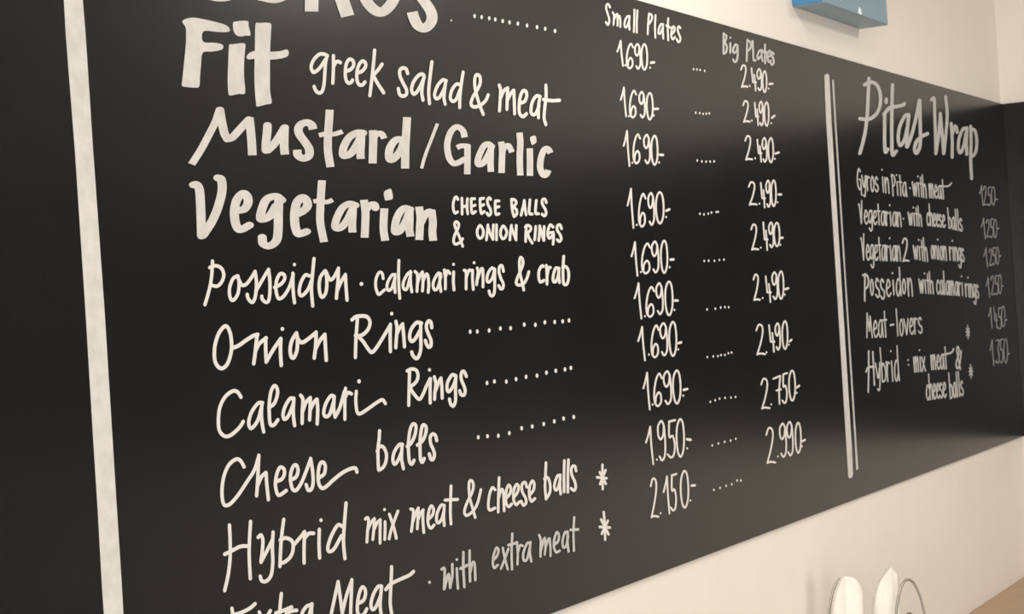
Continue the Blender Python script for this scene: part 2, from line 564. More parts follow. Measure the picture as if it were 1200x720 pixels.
# --- Vegetarian
k = Ink()
k.draw((220, 195, 6.667), (10.6, 7.9), '45,145 72,145 92,190 100,300 105,430 108,545|235,90 262,105 268,190 240,310 190,430 120,540'
       '|390,345 440,335 470,290 465,235 430,212 385,260 365,340 370,430 395,490 430,490 482,460'
       '|735,265 690,235 620,255 585,320 568,395 582,415 640,390 690,310|712,250 708,380 705,520 690,585 640,622 590,605 582,555'
       '|850,375 900,350 935,310 925,262 890,245 850,290 835,380 840,470 860,525 890,525 928,510')
k.draw((360, 205, 7.5), (9.3, 7.2), 'f 130,48 122,160 115,300 115,420 148,592|f.7 55,235 120,225 170,240 225,220'
       '|425,268 370,255 310,290 265,370 245,440 257,470 300,462 350,400 400,300|f 402,250 400,350 395,430 398,507'
       '|f 498,220 512,330 510,430 505,553|515,310 550,270 590,262 600,292'
       '|f 678,295 672,400 672,490 686,580|p 675,150 720,125 740,130 753,205 720,222 690,225 680,210'
       '|905,305 860,293 820,320 785,390 770,470 778,505 820,488 870,400 895,330|f 900,285 900,400 898,480 908,543'
       '|f 983,280 995,370 990,470 985,573|1000,420 1030,360 1070,325 1095,332|f 1092,308 1105,420 1100,500 1108,580')
k.done('dish_name', M_BRUSH, 'white brush-lettered "Vegetarian"')
k = Ink()
k.draw((520, 220, 8), (3.1, 3.5), '133,110 118,88 100,105 88,160 92,210 105,238 130,228|170,100 172,180 172,248|222,105 218,180 225,245|172,180 220,172'
       '|290,105 258,105|258,105 258,180 268,240 298,225|260,175 295,165|375,100 340,105|340,105 342,180 352,240 380,225|342,175 375,160'
       '|440,110 428,95 410,115 415,160 438,205 440,245 420,260 405,240|518,125 485,125|485,125 482,190 490,250 518,245|484,188 518,178'
       '|635,110 640,190 655,265|637,110 665,115 680,145 650,185|650,185 680,205 685,245 660,272|725,258 745,180 755,125|755,120 762,190 772,255|735,205 765,200'
       '|808,115 803,180 802,240 830,248|868,120 862,180 862,240 890,245|962,140 950,110 925,115 925,155 950,200 960,240 945,265 922,250'
       '')
k.done('dish_description', M_WHITE, 'small white capitals "CHEESE BALLS"', words=['CHEESE', 'BALLS'])
k = Ink()
k.draw((520, 220, 8), (3.1, 3.5), '178,550 150,470 115,390 102,340 118,320 140,340 135,380 105,440 92,500 110,530 150,515 178,480'
       '|o 340,355 315,400 318,450 340,475 365,455 370,400|400,490 408,420 415,350|412,355 435,430 462,485|465,350 462,420 462,485|495,350 495,420 495,490'
       '|o 560,360 535,400 535,450 555,480 580,460 590,410|620,490 625,420 635,355|632,360 655,430 678,490|680,355 678,420 678,490'
       '|775,355 770,430 768,505|765,370 790,355 815,370 812,400 780,430|785,430 805,480 830,520|862,365 858,430 852,490'
       '|890,495 898,430 900,360|900,365 920,430 938,495|942,365 940,430 940,495'
       '|1025,370 1000,350 980,390 975,440 990,475 1015,455 1025,440|990,425 1028,420|1028,420 1030,470 1025,530'
       '|1105,385 1090,350 1065,360 1065,400 1090,440 1102,480 1085,505 1065,490')
k.done('dish_description', M_WHITE, 'small white capitals "& ONION RINGS"', words=['&', 'ONION', 'RINGS'])

# --- Posseidon
k = Ink()
k.draw((230, 295, 6.667), (3.9, 4.2), '127,75 122,170 110,260 90,340 68,415|105,125 150,110 195,130 215,180 200,235 165,270 125,265'
       '|320,190 285,215 260,290 265,360 290,380 325,330 335,250 325,190|325,200 355,260 390,255 430,205 460,155'
       '|460,155 470,240 465,330 450,385 430,395 405,365 398,335|465,310 500,250 540,180 565,140|565,140 575,230 575,320 565,385 540,395 515,370 512,350'
       '|612,280 660,255 690,215 685,180 655,175 630,220 622,290 635,355 655,368 690,340 730,270 758,180|755,170 755,260 760,340 768,400|d 767,102'
       '|885,190 850,185 815,250 805,320 825,345 870,300 900,230|920,55 910,160 900,290 910,425'
       '|1005,150 970,200 960,270 970,340 990,355 1015,310 1020,220 1010,150|1015,160 1045,220 1075,200 1110,135'
       '|1110,130 1108,220 1100,300 1095,365|1100,310 1130,240 1165,180|1165,180 1170,270 1178,380')
k.done('dish_name', M_WHITE, 'white handwritten "Posseidon" of the dish list')
k = Ink()
k.draw((400, 295, 8.571), (3.4, 3.7), 'd1.3 202,325|420,270 410,220 380,210 350,270 345,350 365,420 385,428 410,405 435,385'
       '|540,240 510,235 465,310 460,370 480,390 510,360 540,260|540,230 535,330 540,410|578,90 575,200 578,350 587,470'
       '|700,210 670,220 630,290 620,350 635,380 660,370 690,260|695,200 695,310 708,405'
       '|740,200 765,240 760,400|765,320 790,240 815,205|815,205 820,300 815,395|820,300 850,230 868,240 878,320 873,410'
       '|1000,225 970,220 930,290 922,350 940,385 970,360 1000,250|990,230 990,320 1000,400|1035,185 1045,280 1045,375|1048,250 1065,195 1090,220'
       '|1128,205 1125,300 1132,385|d 1127,128')
k.draw((530, 290, 8), (3.3, 3.7), '112,215 130,230 130,310 130,390|132,280 155,220 175,215|190,215 190,300 197,395|d 205,145'
       '|235,195 242,230 235,290 228,350|235,300 265,215 285,205 288,290 288,370'
       '|395,205 370,195 335,245 325,310 345,325 375,290 395,220|398,205 398,320 395,420 378,455 355,445 345,410'
       '|480,225 468,175 445,180 438,230 455,290 478,340 475,380 455,390 435,360'
       '|670,400 655,330 635,240 630,140 640,95 660,115 662,160 640,220 610,290 600,335 625,355 670,340 700,290 718,230'
       '|855,180 840,175 815,215 810,280 825,325 860,310|882,170 888,250 888,345|888,270 905,195 920,190'
       '|995,200 970,195 950,250 945,310 965,325 990,280 1000,210|1000,195 998,260 1005,330|1045,85 1040,170 1038,260 1045,340 1075,345 1092,280 1085,210 1060,180 1035,190')
k.done('dish_description', M_WHITE, 'white handwritten "calamari rings & crab"', words=['calamari', 'rings', '&', 'crab'])

# --- Onion Rings
k = Ink()
k.draw((240, 365, 7.5), (4.2, 4.7), 'o 185,130 125,190 88,310 88,430 120,490 160,500 205,450 235,330 225,200|240,325 300,300 370,250 430,215 465,205'
       '|460,205 450,300 440,390 430,460|445,350 480,285 540,235|535,235 535,330 540,440|540,445 600,340 665,245|668,240 665,350 672,475|d 682,155'
       '|805,190 765,260 750,340 760,400 785,405 810,340 815,250 805,190|815,240 850,275 900,250 975,190|978,185 975,300 962,410|970,340 1010,260 1055,205|1055,205 1060,310 1068,430')
k.draw((400, 355, 10), (3.9, 4.6), '125,200 170,165 240,155 300,165 335,220 320,300 270,360 210,390 165,385|190,170 180,300 170,450 165,640|205,400 260,460 320,550 360,580 410,530 480,420 575,260'
       '|575,255 572,400 575,570|d 590,128|640,220 652,300 645,420 638,525|650,370 680,300 720,250|718,255 730,370 740,515'
       '|940,240 880,235 820,310 800,400 820,450 860,430 920,330|930,240 930,400 930,550 900,640 870,650 840,620 825,580'
       '|1060,290 1050,230 1025,215 1000,250 1000,310 1030,390 1050,440 1050,500 1025,520 1000,490 985,445')
k.done('dish_name', M_WHITE, 'white handwritten "Onion Rings"', words=['Onion', 'Rings'])
for view, d in (((540, 365, 8), '88,192 155,190 266,180 371,161 467,159 595,125 699,127 788,104 881,101 955,95 1014,86'),
                ((540, 365, 8), '246,673 315,658 427,660 518,637 612,615 715,604 803,576 891,558 977,545 1032,531'),
                ((430, 420, 3.871), '505,359 547,354 596,352 646,340 702,318 750,310 802,299 850,287 892,274 938,267')):
    k = Ink()
    k.draw(view, (3.3, 5.2), 'd ' + d)
    k.dots_done('dotted_line', M_WHITE)

# --- Calamari Rings
k = Ink()
k.draw((245, 435, 7.5), (4.0, 4.5), '280,230 250,185 205,178 140,230 95,320 82,430 90,520 130,570 180,570 240,525 280,480 300,445'
       '|470,280 430,285 375,360 350,440 355,490 380,500 430,430 465,300|465,285 460,380 468,470 480,535'
       '|525,320 570,290 598,220 600,160 575,130 545,180 530,280 530,400 540,470 570,475 605,430'
       '|745,245 710,245 665,320 650,390 665,425 700,390 740,290|745,240 740,350 745,430 752,480'
       '|805,215 825,250 820,350 818,460|825,350 850,280 885,240|890,235 888,330 884,430|890,340 920,280 945,250|950,250 955,350 950,465'
       '|1100,225 1070,220 1025,290 1008,370 1025,400 1060,380 1095,270|1100,225 1095,330 1108,405|1108,405 1150,320 1190,180')
k.draw((390, 420, 7.0588), (3.7, 4.2), '105,250 100,350 100,505|105,320 125,285 155,295|195,275 190,350 200,440 225,460 290,420 360,370 410,345 435,375|d1.2 217,192'
       '|615,105 650,90 690,100 705,145 690,195 640,240|635,110 632,200 630,300 628,390|640,245 670,295 715,340 745,300 775,230 805,170|808,170 805,260 806,370|d 800,97'
       '|840,155 852,210 845,280 842,340|850,270 875,200 895,165|895,165 902,240 905,330'
       '|1015,145 985,140 950,200 945,260 965,275 1000,220 1018,160|1018,145 1015,250 1015,350 998,395 975,380 965,340'
       '|1105,150 1085,110 1065,120 1062,170 1085,230 1095,270 1085,305 1060,300 1050,270')
k.done('dish_name', M_WHITE, 'white handwritten "Calamari Rings"', words=['Calamari', 'Rings'])

# --- Cheese balls
k = Ink()
k.draw((250, 525, 6.667), (4.0, 4.5), '240,150 215,105 180,90 125,130 85,215 68,320 72,410 90,450 130,440 190,375 260,270 320,175 355,65|355,60 350,180 345,280 338,375|345,300 375,230 410,195|412,195 418,290 430,405'
       '|490,265 535,245 555,205 550,165 520,155 495,210 485,290 498,355 520,370 570,335|600,255 645,230 662,180 650,138 625,145 605,200 605,270 620,325 650,330 690,270 730,170 760,90'
       '|760,85 775,180 780,270 765,325 740,330 725,290|825,235 865,205 875,150 860,115 835,125 820,190 822,270 845,315 880,305 940,250 1010,195 1070,165 1110,160 1122,190')
k.draw((430, 490, 9.23), (3.8, 4.2), '137,140 132,230 120,330 120,450 125,560|110,360 140,310 180,320 210,390 205,470 175,535 130,565'
       '|385,290 350,290 300,360 280,440 295,500 330,470 375,370|380,285 375,380 375,450 395,550'
       '|435,310 480,270 520,180 530,90 500,65 470,120 450,250 450,370 460,470 485,500 510,460|545,295 600,250 635,170 640,100 610,75 590,120 575,240 575,360 580,450 600,480 620,440'
       '|755,245 740,190 710,175 685,210 690,280 720,350 730,400 715,450 690,445 675,390')
k.done('dish_name', M_WHITE, 'white handwritten "Cheese balls" of the dish list', words=['Cheese', 'balls'])

# --- Hybrid
k = Ink()
k.draw((255, 580, 6), (4.0, 4.5), '83,215 88,320 88,440 75,560 50,675|50,420 100,395 160,365 215,362|232,190 225,300 222,430 230,590|285,300 305,285 318,320 315,390 305,470|305,475 345,400 385,320|390,265 385,370 388,480 375,570 340,610 310,605 300,575'
       '|465,175 455,250 445,350 438,505|440,320 480,305 525,330 530,390 510,440 470,475 445,480|535,355 590,290 610,262|612,262 608,370 608,480|610,310 640,275 675,272|715,245 713,350 717,445|d 727,180'
       '|880,225 845,215 800,290 775,370 785,400 820,380 870,290|903,60 892,200 885,330 895,450')
k.done('dish_name', M_WHITE, 'white handwritten "Hybrid" of the dish list')
k = Ink()
k.draw((420, 565, 8), (3.4, 3.7), '65,350 85,335 95,370 85,470 80,565|88,450 120,380 150,345|150,345 145,440 135,540|145,450 175,385 205,355|205,355 203,470 203,575|250,375 250,460 247,540|d 245,260'
       '|290,305 320,390 345,480 355,530|370,275 335,370 305,460 288,535|490,255 515,270 508,370 497,465|508,380 535,300 562,245|562,245 558,340 552,440|560,350 585,290 608,265|605,265 605,370 613,475'
       '|665,345 695,310 705,260 685,225 665,260 652,330 655,400 680,435 710,405|805,225 775,220 740,290 732,360 750,385 780,350 805,260|805,220 800,320 805,410|868,40 865,150 862,280 868,395|812,172 870,168 930,165')
k.draw((535, 530, 6.316), (3.2, 3.6), '138,485 120,420 100,350 92,280 95,220 115,215 125,250 115,300 80,370 58,440 75,470 120,440 155,380 180,280|285,280 265,265 245,310 235,390 245,430 285,415'
       '|315,190 310,320 308,445|312,340 330,280 345,290 350,360 352,435|365,345 395,310 402,270 385,245 368,290 365,370 385,405 408,385|425,335 450,300 460,260 445,240 425,280 422,350 440,390 465,370'
       '|520,260 508,225 485,240 485,290 510,340 515,375 495,395 478,365|545,315 570,280 575,235 560,215 540,260 540,330 555,365 580,345'
       '|662,80 658,170 655,260 662,345|650,200 675,190 692,240 690,300 662,348|765,175 745,180 725,240 730,280 750,270 768,200|768,170 765,240 770,310|798,65 795,180 796,295|828,58 824,180 824,298|885,140 875,105 852,115 852,165 875,220 882,260 870,285 848,270')
k.done('dish_description', M_WHITE, 'white handwritten "mix meat & cheese balls" of the dish list', words=['mix', 'meat', '&', 'cheese', 'balls'])
for s in ('1080,95 1080,185 1082,275|1040,188 1110,195|1060,150 1105,235|1103,135 1062,238', '1090,445 1097,550 1100,650|1060,555 1135,560|1070,500 1125,610|1120,510 1075,605'):
    k = Ink()
    k.draw((535, 530, 6.316), (2.8, 3.2), s)
    k.done('asterisk', M_WHITE)

# --- Extra Meat
k = Ink()
k.draw((255, 655, 9.23), (4.0, 4.5), '155,540 165,620 160,720 150,820|170,610 240,590 300,565 360,530 405,490|165,710 210,690 260,665|150,825 210,810 270,780'
       '|450,580 480,660 530,760|570,565 520,660 460,770|690,380 680,470 672,600 680,740|630,590 720,560 800,525|745,560 745,650 740,740|750,640 780,575 855,560'
       '|1010,500 960,520 915,590 900,680 930,710 980,640 1015,520|1020,490 1015,600 1030,720')
k.draw((380, 655, 9.23), (3.9, 4.4), '150,250 120,390 75,600 55,690|150,250 170,400 195,590|195,590 240,400 298,235|298,230 292,400 285,600 290,700'
       '|380,480 425,450 445,390 440,330 410,310 380,370 360,480 360,580 390,620 430,600 460,545|620,300 580,305 530,390 505,490 520,550 560,520 610,400|620,300 608,430 605,520 620,640'
       '|728,90 725,200 715,400 715,500 735,640|665,335 720,275 820,225 920,180 965,140')
k.done('dish_name', M_WHITE, 'white handwritten "Extra Meat" at the bottom of the photo', words=['Extra', 'Meat'])
k = Ink()
k.draw((490, 600, 6), (3.1, 3.5), 'd1.1 80,497|165,405 185,400 185,470 182,545|185,540 205,460 215,440|215,445 222,490 225,535|225,530 240,450 240,370|272,400 275,470 280,540|d 272,337'
       '|318,285 318,400 325,530|298,400 350,375|362,275 362,380 365,490|365,430 380,365 395,360 400,420 402,480')
k.draw((490, 600, 6), (2.8, 3.2), '530,340 555,310 565,270 550,255 532,300 525,360 535,395 560,375|595,255 610,330 630,405|635,260 610,330 582,400|662,155 657,280 660,405|635,235 690,220'
       '|695,215 700,300 698,370|700,290 715,240 735,240|785,220 765,225 740,290 742,340 765,335 785,250|790,215 785,280 795,350'
       '|850,165 862,200 860,260 860,315|862,280 880,205 890,185|892,190 895,250 890,300|897,250 915,195 925,190|925,195 930,250 930,310'
       '|960,230 985,205 990,165 975,145 958,190 955,250 970,285 995,275|1050,145 1030,150 1015,210 1020,250 1040,240 1055,170|1052,140 1050,210 1057,280|1097,40 1092,150 1095,275|1072,128 1125,125')
k.done('dish_description', M_GREY, 'white handwritten "with extra meat"', words=['with', 'extra', 'meat'])

# --- column headings
k = Ink()
k.draw((700, 0, 10), (2.3, 2.8), '148,85 130,50 108,60 105,110 125,170 140,230 135,275 120,290 100,260|180,145 195,180 190,290|195,230 220,175 235,170 238,240 235,300|238,230 255,190 265,200 270,260 268,315'
       '|375,190 345,200 320,260 322,310 345,315 370,250 378,195|378,190 372,270 378,345|435,115 432,240 428,375|470,125 462,250 462,380'
       '|605,160 595,280 590,400|605,165 635,175 640,220 610,275|682,180 675,310 680,440|770,290 745,285 720,340 718,390 740,390 765,330|770,285 768,370 772,450|830,215 825,330 830,470|808,300 860,325'
       '|870,400 900,370 905,325 885,315 868,370 868,430 885,460 910,435|972,330 955,310 940,340 955,400 972,440 965,485 945,490 930,460')
k.done('column_heading', M_WHITE, 'white handwritten "Small Plates"', words=['Small', 'Plates'])
k = Ink()
k.draw((830, 30, 6), (2.4, 2.8), '108,55 107,130 107,195|108,60 128,75 118,115|112,118 130,145 125,185 107,198|155,125 155,190|d 155,85|205,140 190,135 175,165 178,190 195,185 205,150|205,140 207,200 200,245 185,255 175,240'
       '|275,100 272,170 270,248|275,105 298,120 295,160 275,180|312,110 315,180 318,240 332,245|375,175 358,180 345,215 352,235 370,215|377,172 375,210 382,250|398,135 398,200 400,265|388,185 415,190'
       '|415,225 435,210 435,180 422,185 415,220 425,255 440,245|460,200 450,190 445,210 458,235 458,265 445,275 438,260')
k.done('column_heading', M_GREY, 'white handwritten "Big Plates"', words=['Big', 'Plates'])

# --- prices
NS, NB, NR = (2.1, 2.6), (1.85, 2.35), (1.0, 1.5)
SMALL = [
    ((710, 40, 6.857), [('1', 92, 140, 55, 255), ('6', 163, 218, 78, 275), ('9', 228, 280, 80, 278), ('0', 283, 335, 82, 285)], [(155, 250), (355, 270)], (362, 230, 388, 227),
     '705,282 732,284 757,288 793,295'),
    ((710, 40, 6.857), [('1', 120, 165, 430, 660), ('6', 188, 243, 455, 670), ('9', 263, 315, 465, 670), ('0', 325, 380, 475, 685)], [(185, 660), (385, 655)], (390, 602, 420, 600),
     '722,632 754,635 782,641 807,640 831,638'),
    ((720, 145, 5.714), [('1', 62, 103, 50, 283), ('6', 123, 172, 72, 265), ('9', 193, 240, 75, 265), ('0', 245, 292, 82, 275)], [(120, 262), (300, 260)], (304, 208, 326, 210),
     '555,247 586,253 614,255 641,254 668,253'),
    ((720, 145, 5.714), [('1', 88, 130, 438, 698), ('6', 160, 208, 470, 690), ('9', 222, 268, 465, 678), ('0', 275, 333, 460, 668)], [(150, 678), (346, 626)], (347, 584, 368, 574),
     '573,604 600,608 629,603 650,595 682,592 695,591'),
    ((730, 270, 6.4286), [('1', 65, 112, 90, 342), ('6', 138, 205, 100, 325), ('9', 212, 270, 85, 318), ('0', 283, 338, 80, 320)], [(135, 315), (352, 278)], (359, 221, 382, 220),
     '613,231 646,230 690,230 727,224 761,222'),
    ((730, 270, 6.4286), [('1', 88, 142, 400, 665), ('6', 172, 235, 428, 652), ('9', 245, 303, 400, 632), ('0', 315, 378, 388, 640)], [(166, 648), (388, 600)], (391, 530, 413, 530),
     '634,597 696,591 737,582 769,579 797,580'),
    ((740, 365, 5.714), [('1', 45, 93, 105, 328), ('6', 130, 182, 95, 308), ('9', 187, 242, 80, 295), ('0', 250, 304, 72, 298)], [(117, 290), (313, 255)], (315, 213, 333, 208),
     '508,307 548,302 579,300 600,293 626,293 649,281 671,277'),
    ((740, 365, 5.714), [('1', 80, 125, 412, 658), ('6', 148, 203, 418, 635), ('9', 210, 268, 402, 622), ('0', 275, 332, 398, 617)], [(142, 625), (347, 565)], (350, 527, 374, 521),
     '528,607 560,597 590,586 627,580 666,578 697,574'),
    ((745, 480, 5.143), [('1', 62, 108, 105, 330), ('9', 128, 180, 70, 308), ('5', 185, 238, 65, 290), ('0', 243, 294, 60, 285)], [(127, 303), (310, 235)], (309, 180, 331, 184),
     '461,218 498,206 536,196 572,188 603,178'),
    ((745, 480, 5.143), [('2', 90, 137, 415, 655), ('1', 168, 205, 405, 628), ('5', 205, 245, 390, 610), ('0', 268, 320, 372, 592)], [(150, 627), (330, 550)], (337, 460, 356, 458),
     '471,486 508,474 545,461 579,452 611,429 634,429'),
]
for view, figs, dots, dash, lead in SMALL:
    k = Ink()
    price(k, view, NS, figs, dots, dash)
    k.done('price', M_WHITE)
    k = Ink()
    k.draw(view, (1.9, 3.0), 'd ' + lead)
    k.dots_done('dotted_line', M_WHITE)
BIG = [
    ((830, 30, 6), [('2', 230, 277, 278, 435), ('4', 302, 338, 300, 458), ('9', 340, 376, 305, 455), ('0', 380, 412, 322, 468)], [(292, 425), (425, 443)], (430, 411, 453, 409)),
    ((830, 30, 6), [('2', 245, 292, 530, 680), ('4', 325, 355, 543, 700), ('9', 355, 388, 535, 702), ('0', 393, 427, 540, 705)], [(307, 668), (443, 687)], (447, 650, 466, 634)),
    ((850, 145, 7.2), [('2', 168, 228, 102, 308), ('4', 268, 308, 135, 320), ('9', 308, 352, 120, 322), ('0', 360, 407, 122, 325)], [(252, 292), (418, 297)], (422, 253, 452, 243)),
    ((850, 145, 7.2), [('2', 198, 265, 492, 688), ('4', 297, 338, 500, 708), ('9', 340, 382, 480, 702), ('0', 385, 430, 480, 695)], [(287, 675), (441, 664)], (450, 598, 472, 598)),
    ((850, 245, 6), [('2', 182, 232, 108, 290), ('4', 265, 300, 95, 288), ('9', 303, 340, 95, 270), ('0', 340, 384, 98, 262)], [(250, 272), (387, 252)], (386, 205, 404, 202)),
    ((850, 245, 6), [('2', 198, 243, 460, 645), ('4', 282, 323, 475, 655), ('9', 325, 368, 445, 635), ('0', 370, 412, 440, 632)], [(263, 627), (418, 603)], (420, 565, 443, 558)),
    ((860, 365, 6), [('2', 158, 220, 92, 308), ('4', 245, 288, 98, 285), ('9', 288, 327, 85, 270), ('0', 338, 380, 70, 265)], [(230, 288), (387, 235)], (393, 212, 405, 201)),
    ((860, 365, 6), [('2', 192, 252, 472, 688), ('7', 278, 332, 455, 652), ('5', 335, 375, 435, 645), ('0', 385, 434, 418, 628)], [(263, 655), (442, 575)], (445, 536, 460, 523)),
    ((870, 430, 6), [('2', 168, 232, 428, 682), ('9', 257, 310, 400, 635), ('9', 308, 357, 388, 625), ('0', 370, 414, 395, 605)], [(250, 632), (420, 560)], (422, 524, 440, 515)),
]
for view, figs, dots, dash in BIG:
    k = Ink()
    price(k, view, NB, figs, dots, dash)
    k.done('price', M_WHITE)
WRAP = [
    ((1135, 205, 6), [('1', 78, 103, 75, 215), ('2', 103, 130, 80, 215), ('5', 132, 158, 85, 215), ('0', 160, 187, 85, 212)], [], (190, 175, 203, 172)),
    ((1135, 205, 6), [('1', 90, 120, 305, 450), ('2', 125, 152, 315, 440), ('5', 150, 174, 310, 440), ('0', 175, 200, 315, 442)], [], (203, 377, 214, 376)),
    ((1135, 205, 6), [('1', 108, 135, 515, 650), ('2', 145, 168, 520, 640), ('5', 165, 190, 512, 630), ('0', 192, 215, 510, 628)], [], (216, 575, 227, 570)),
    ((1140, 310, 5.538), [('1', 88, 110, 85, 215), ('2', 118, 142, 75, 200), ('5', 140, 165, 72, 195), ('0', 165, 187, 68, 190)], [], (186, 145, 197, 140)),
    ((1140, 310, 5.538), [('1', 102, 127, 280, 415), ('4', 135, 160, 280, 415), ('5', 160, 186, 280, 420), ('0', 185, 210, 272, 405)], [], (211, 365, 221, 360)),
    ((1140, 310, 5.538), [('1', 112, 137, 490, 655), ('3', 150, 172, 490, 640), ('5', 172, 197, 485, 640), ('0', 200, 227, 485, 640)], [(145, 635)], (227, 582, 239, 578)),
]
for view, figs, dots, dash in WRAP:
    k = Ink()
    price(k, view, NR, figs, dots, dash)
    k.done('price', M_FAINT)

# --- Pitas Wrap
k = Ink()
k.draw((1000, 85, 6.55), (4.0, 4.2), '120,45 115,150 108,300 95,430 75,530 50,620|85,95 125,75 175,90 205,160 205,250 175,320 120,358 50,355|240,320 240,420 240,520 245,610 265,590|252,205 252,230'
       '|300,95 297,200 295,350 295,500 300,630 330,605|235,320 280,270 330,262 380,250 392,240|425,325 395,335 355,420 345,510 360,560 390,520 415,420 425,340|425,330 415,430 410,570'
       '|415,570 450,470 485,330 505,215|510,215 512,350 515,480 510,570 485,620 470,590 485,530 520,495 570,470')
k.draw((1070, 100, 6), (3.6, 4.2), '130,100 148,95 152,200 158,350 160,480|162,470 180,350 192,200|192,200 205,350 215,480|218,470 232,330 240,200 228,80|268,270 275,380 275,505|278,340 292,290 305,300 310,330'
       '|375,305 350,310 325,370 318,440 332,475 355,430 372,340|378,300 375,400 378,485|405,290 408,400 405,520 412,655|410,310 435,320 448,390 440,470 415,500')
k.done('heading', M_GREY, 'greyish white brush-lettered heading "Pitas Wrap"', words=['Pitas', 'Wrap'])

NP = (1.45, 2.1)
A, Bv, Cv = (995, 190, 8.571), (995, 270, 7.5), (1000, 355, 6)
k = Ink()
word(k, A, NP, 'Gyros', 82, 292, 275, 300, 130, 152)
word(k, A, NP, 'in', 330, 400, 300, 315, 150, 165)
word(k, A, NP, 'Pita', 430, 575, 325, 345, 192, 208)
k.draw(A, NP, 'd1.2 612,262|950,245 1000,240 1030,210')
word(k, A, NP, 'with', 640, 775, 335, 360, 200, 228)
word(k, A, NP, 'meat', 805, 955, 355, 370, 222, 245)
k.done('dish_name', M_GREY, 'small white handwritten "Gyros in Pita · with meat"', words=['Gyros', 'in', 'Pita', '·', 'with', 'meat'])
k = Ink()
word(k, A, NP, 'Vegetarian', 102, 522, 615, 648, 480, 510)
k.draw(A, NP, 'd1.2 547,570')
word(k, A, NP, 'with', 597, 728, 630, 645, 507, 530)
word(k, A, NP, 'cheese', 780, 962, 635, 658, 507, 535)
word(k, A, NP, 'balls', 997, 1135, 662, 697, 548, 570)
k.done('dish_name', M_GREY, 'small white handwritten "Vegetarian · with cheese balls"', words=['Vegetarian', '·', 'with', 'cheese', 'balls'])
k = Ink()
word(k, Bv, NP, 'Vegetarian', 110, 450, 260, 270, 125, 140)
price(k, Bv, (1.8, 2.4), [('2', 470, 525, 70, 275)])
word(k, Bv, NP, 'with', 567, 688, 250, 275, 135, 155)
word(k, Bv, NP, 'onion', 720, 855, 245, 265, 135, 145)
word(k, Bv, NP, 'rings', 882, 1010, 260, 278, 147, 162)
k.done('dish_name', M_GREY, 'small white handwritten "Vegetarian 2 with onion rings"', words=['Vegetarian', '2', 'with', 'onion', 'rings'])
k = Ink()
k.draw(Bv, (1.9, 2.5), '140,385 138,500 138,620|122,395 150,390 170,430 165,490 140,520')
for c, xa, xb, b, t in (('o', 185, 215, 568, 435), ('s', 232, 265, 590, 425), ('s', 275, 310, 605, 430), ('e', 325, 362, 582, 435), ('i', 378, 402, 565, 440), ('d', 412, 455, 575, 430), ('o', 466, 498, 555, 432), ('n', 515, 555, 578, 425)):
    word(k, Bv, (1.6, 2.3), c, xa, xb, b, b, t, t)
word(k, Bv, NP, 'with', 617, 740, 550, 558, 430, 448)
word(k, Bv, NP, 'calamari', 768, 1002, 560, 575, 437, 462)
word(k, Bv, NP, 'rings', 1022, 1138, 582, 598, 470, 482)
k.done('dish_name', M_GREY, 'small white handwritten "Posseidon with calamari rings"', words=['Posseidon', 'with', 'calamari', 'rings'])
k = Ink()
word(k, Cv, NP, 'Meat', 92, 235, 245, 240, 132, 120)
k.draw(Cv, (1.6, 2.3), '260,158 284,153')
word(k, Cv, NP, 'lovers', 302, 482, 232, 213, 122, 103)
k.done('dish_name', M_GREY, 'small white handwritten "Meat-lovers"')
k = Ink()
k.draw(Cv, (1.8, 2.4), '108,340 108,480 105,628|90,485 105,455 150,450|137,345 142,450 148,578')
word(k, Cv, NP, 'ybrid', 160, 320, 560, 548, 425, 405)
k.draw(Cv, (1.7, 2.4), 'd 385,403 388,437|650,362 690,350 705,325'
       '|752,468 744,430 732,360 728,325 735,310 743,328 740,365 724,415 724,448 734,462 748,430 758,340')
word(k, Cv, NP, 'mix', 427, 505, 487, 480, 385, 382)
word(k, Cv, NP, 'meat', 547, 658, 470, 464, 372, 362)
k.done('dish_name', M_GREY, 'small white handwritten "Hybrid : mix meat &"', words=['Hybrid', ':', 'mix', 'meat', '&'])
k = Ink()
word(k, Cv, NP, 'cheese', 512, 650, 685, 665, 580, 560)
word(k, Cv, NP, 'balls', 677, 772, 675, 650, 572, 550)
k.done('dish_name', M_GREY, 'small white handwritten "cheese balls" under the wrap-list hybrid', words=['cheese', 'balls'])
for (x, y) in ((805, 205), (826, 483)):
    k = Ink()
    k.draw(Cv, (1.0, 1.5), f'{x-1},{y-48} {x+2},{y+48}|{x-14},{y} {x+14},{y}|{x-10},{y-25} {x+12},{y+28}|{x+10},{y-25} {x-10},{y+28}')
    k.done('asterisk', M_GREY)

# ------------------------------------------------------------------ blue box on the wall
bx = thing('wall_box', (4.675, 0, 2.52), 'bright blue box mounted on the cream wall above the black menu board', 'box')
link_mesh('housing', box_bm((4.405, -0.078, 2.521), (4.947, -0.0012, 2.82), 0.002), M_BLUE, bx)
link_mesh('front_cover', box_bm((4.409, -0.085, 2.5192), (4.943, -0.078, 2.816), 0.002), M_BLUEGREY, bx)
link_mesh('underside_sheen', box_bm((4.408, -0.083, 2.5185), (4.944, -0.004, 2.521), 0.0008), M_BLUEGREY, bx)  # thin sheet whose colour imitates wall light reflected on the blue underside


def mark(name, pts):
    bm = bmesh.new()
    t = [bm.verts.new((x, -0.0856, z)) for x, z in pts]
    b = [bm.verts.new((x, -0.0850, z)) for x, z in pts]
    bm.faces.new(t)
    for i in range(len(t)):
        j = (i + 1) % len(t)
        bm.faces.new((t[i], t[j], b[j], b[i]))
    o = link_mesh(name, bm, M_MARK, bx)
    o['label'] = 'small white mark on the blue front'


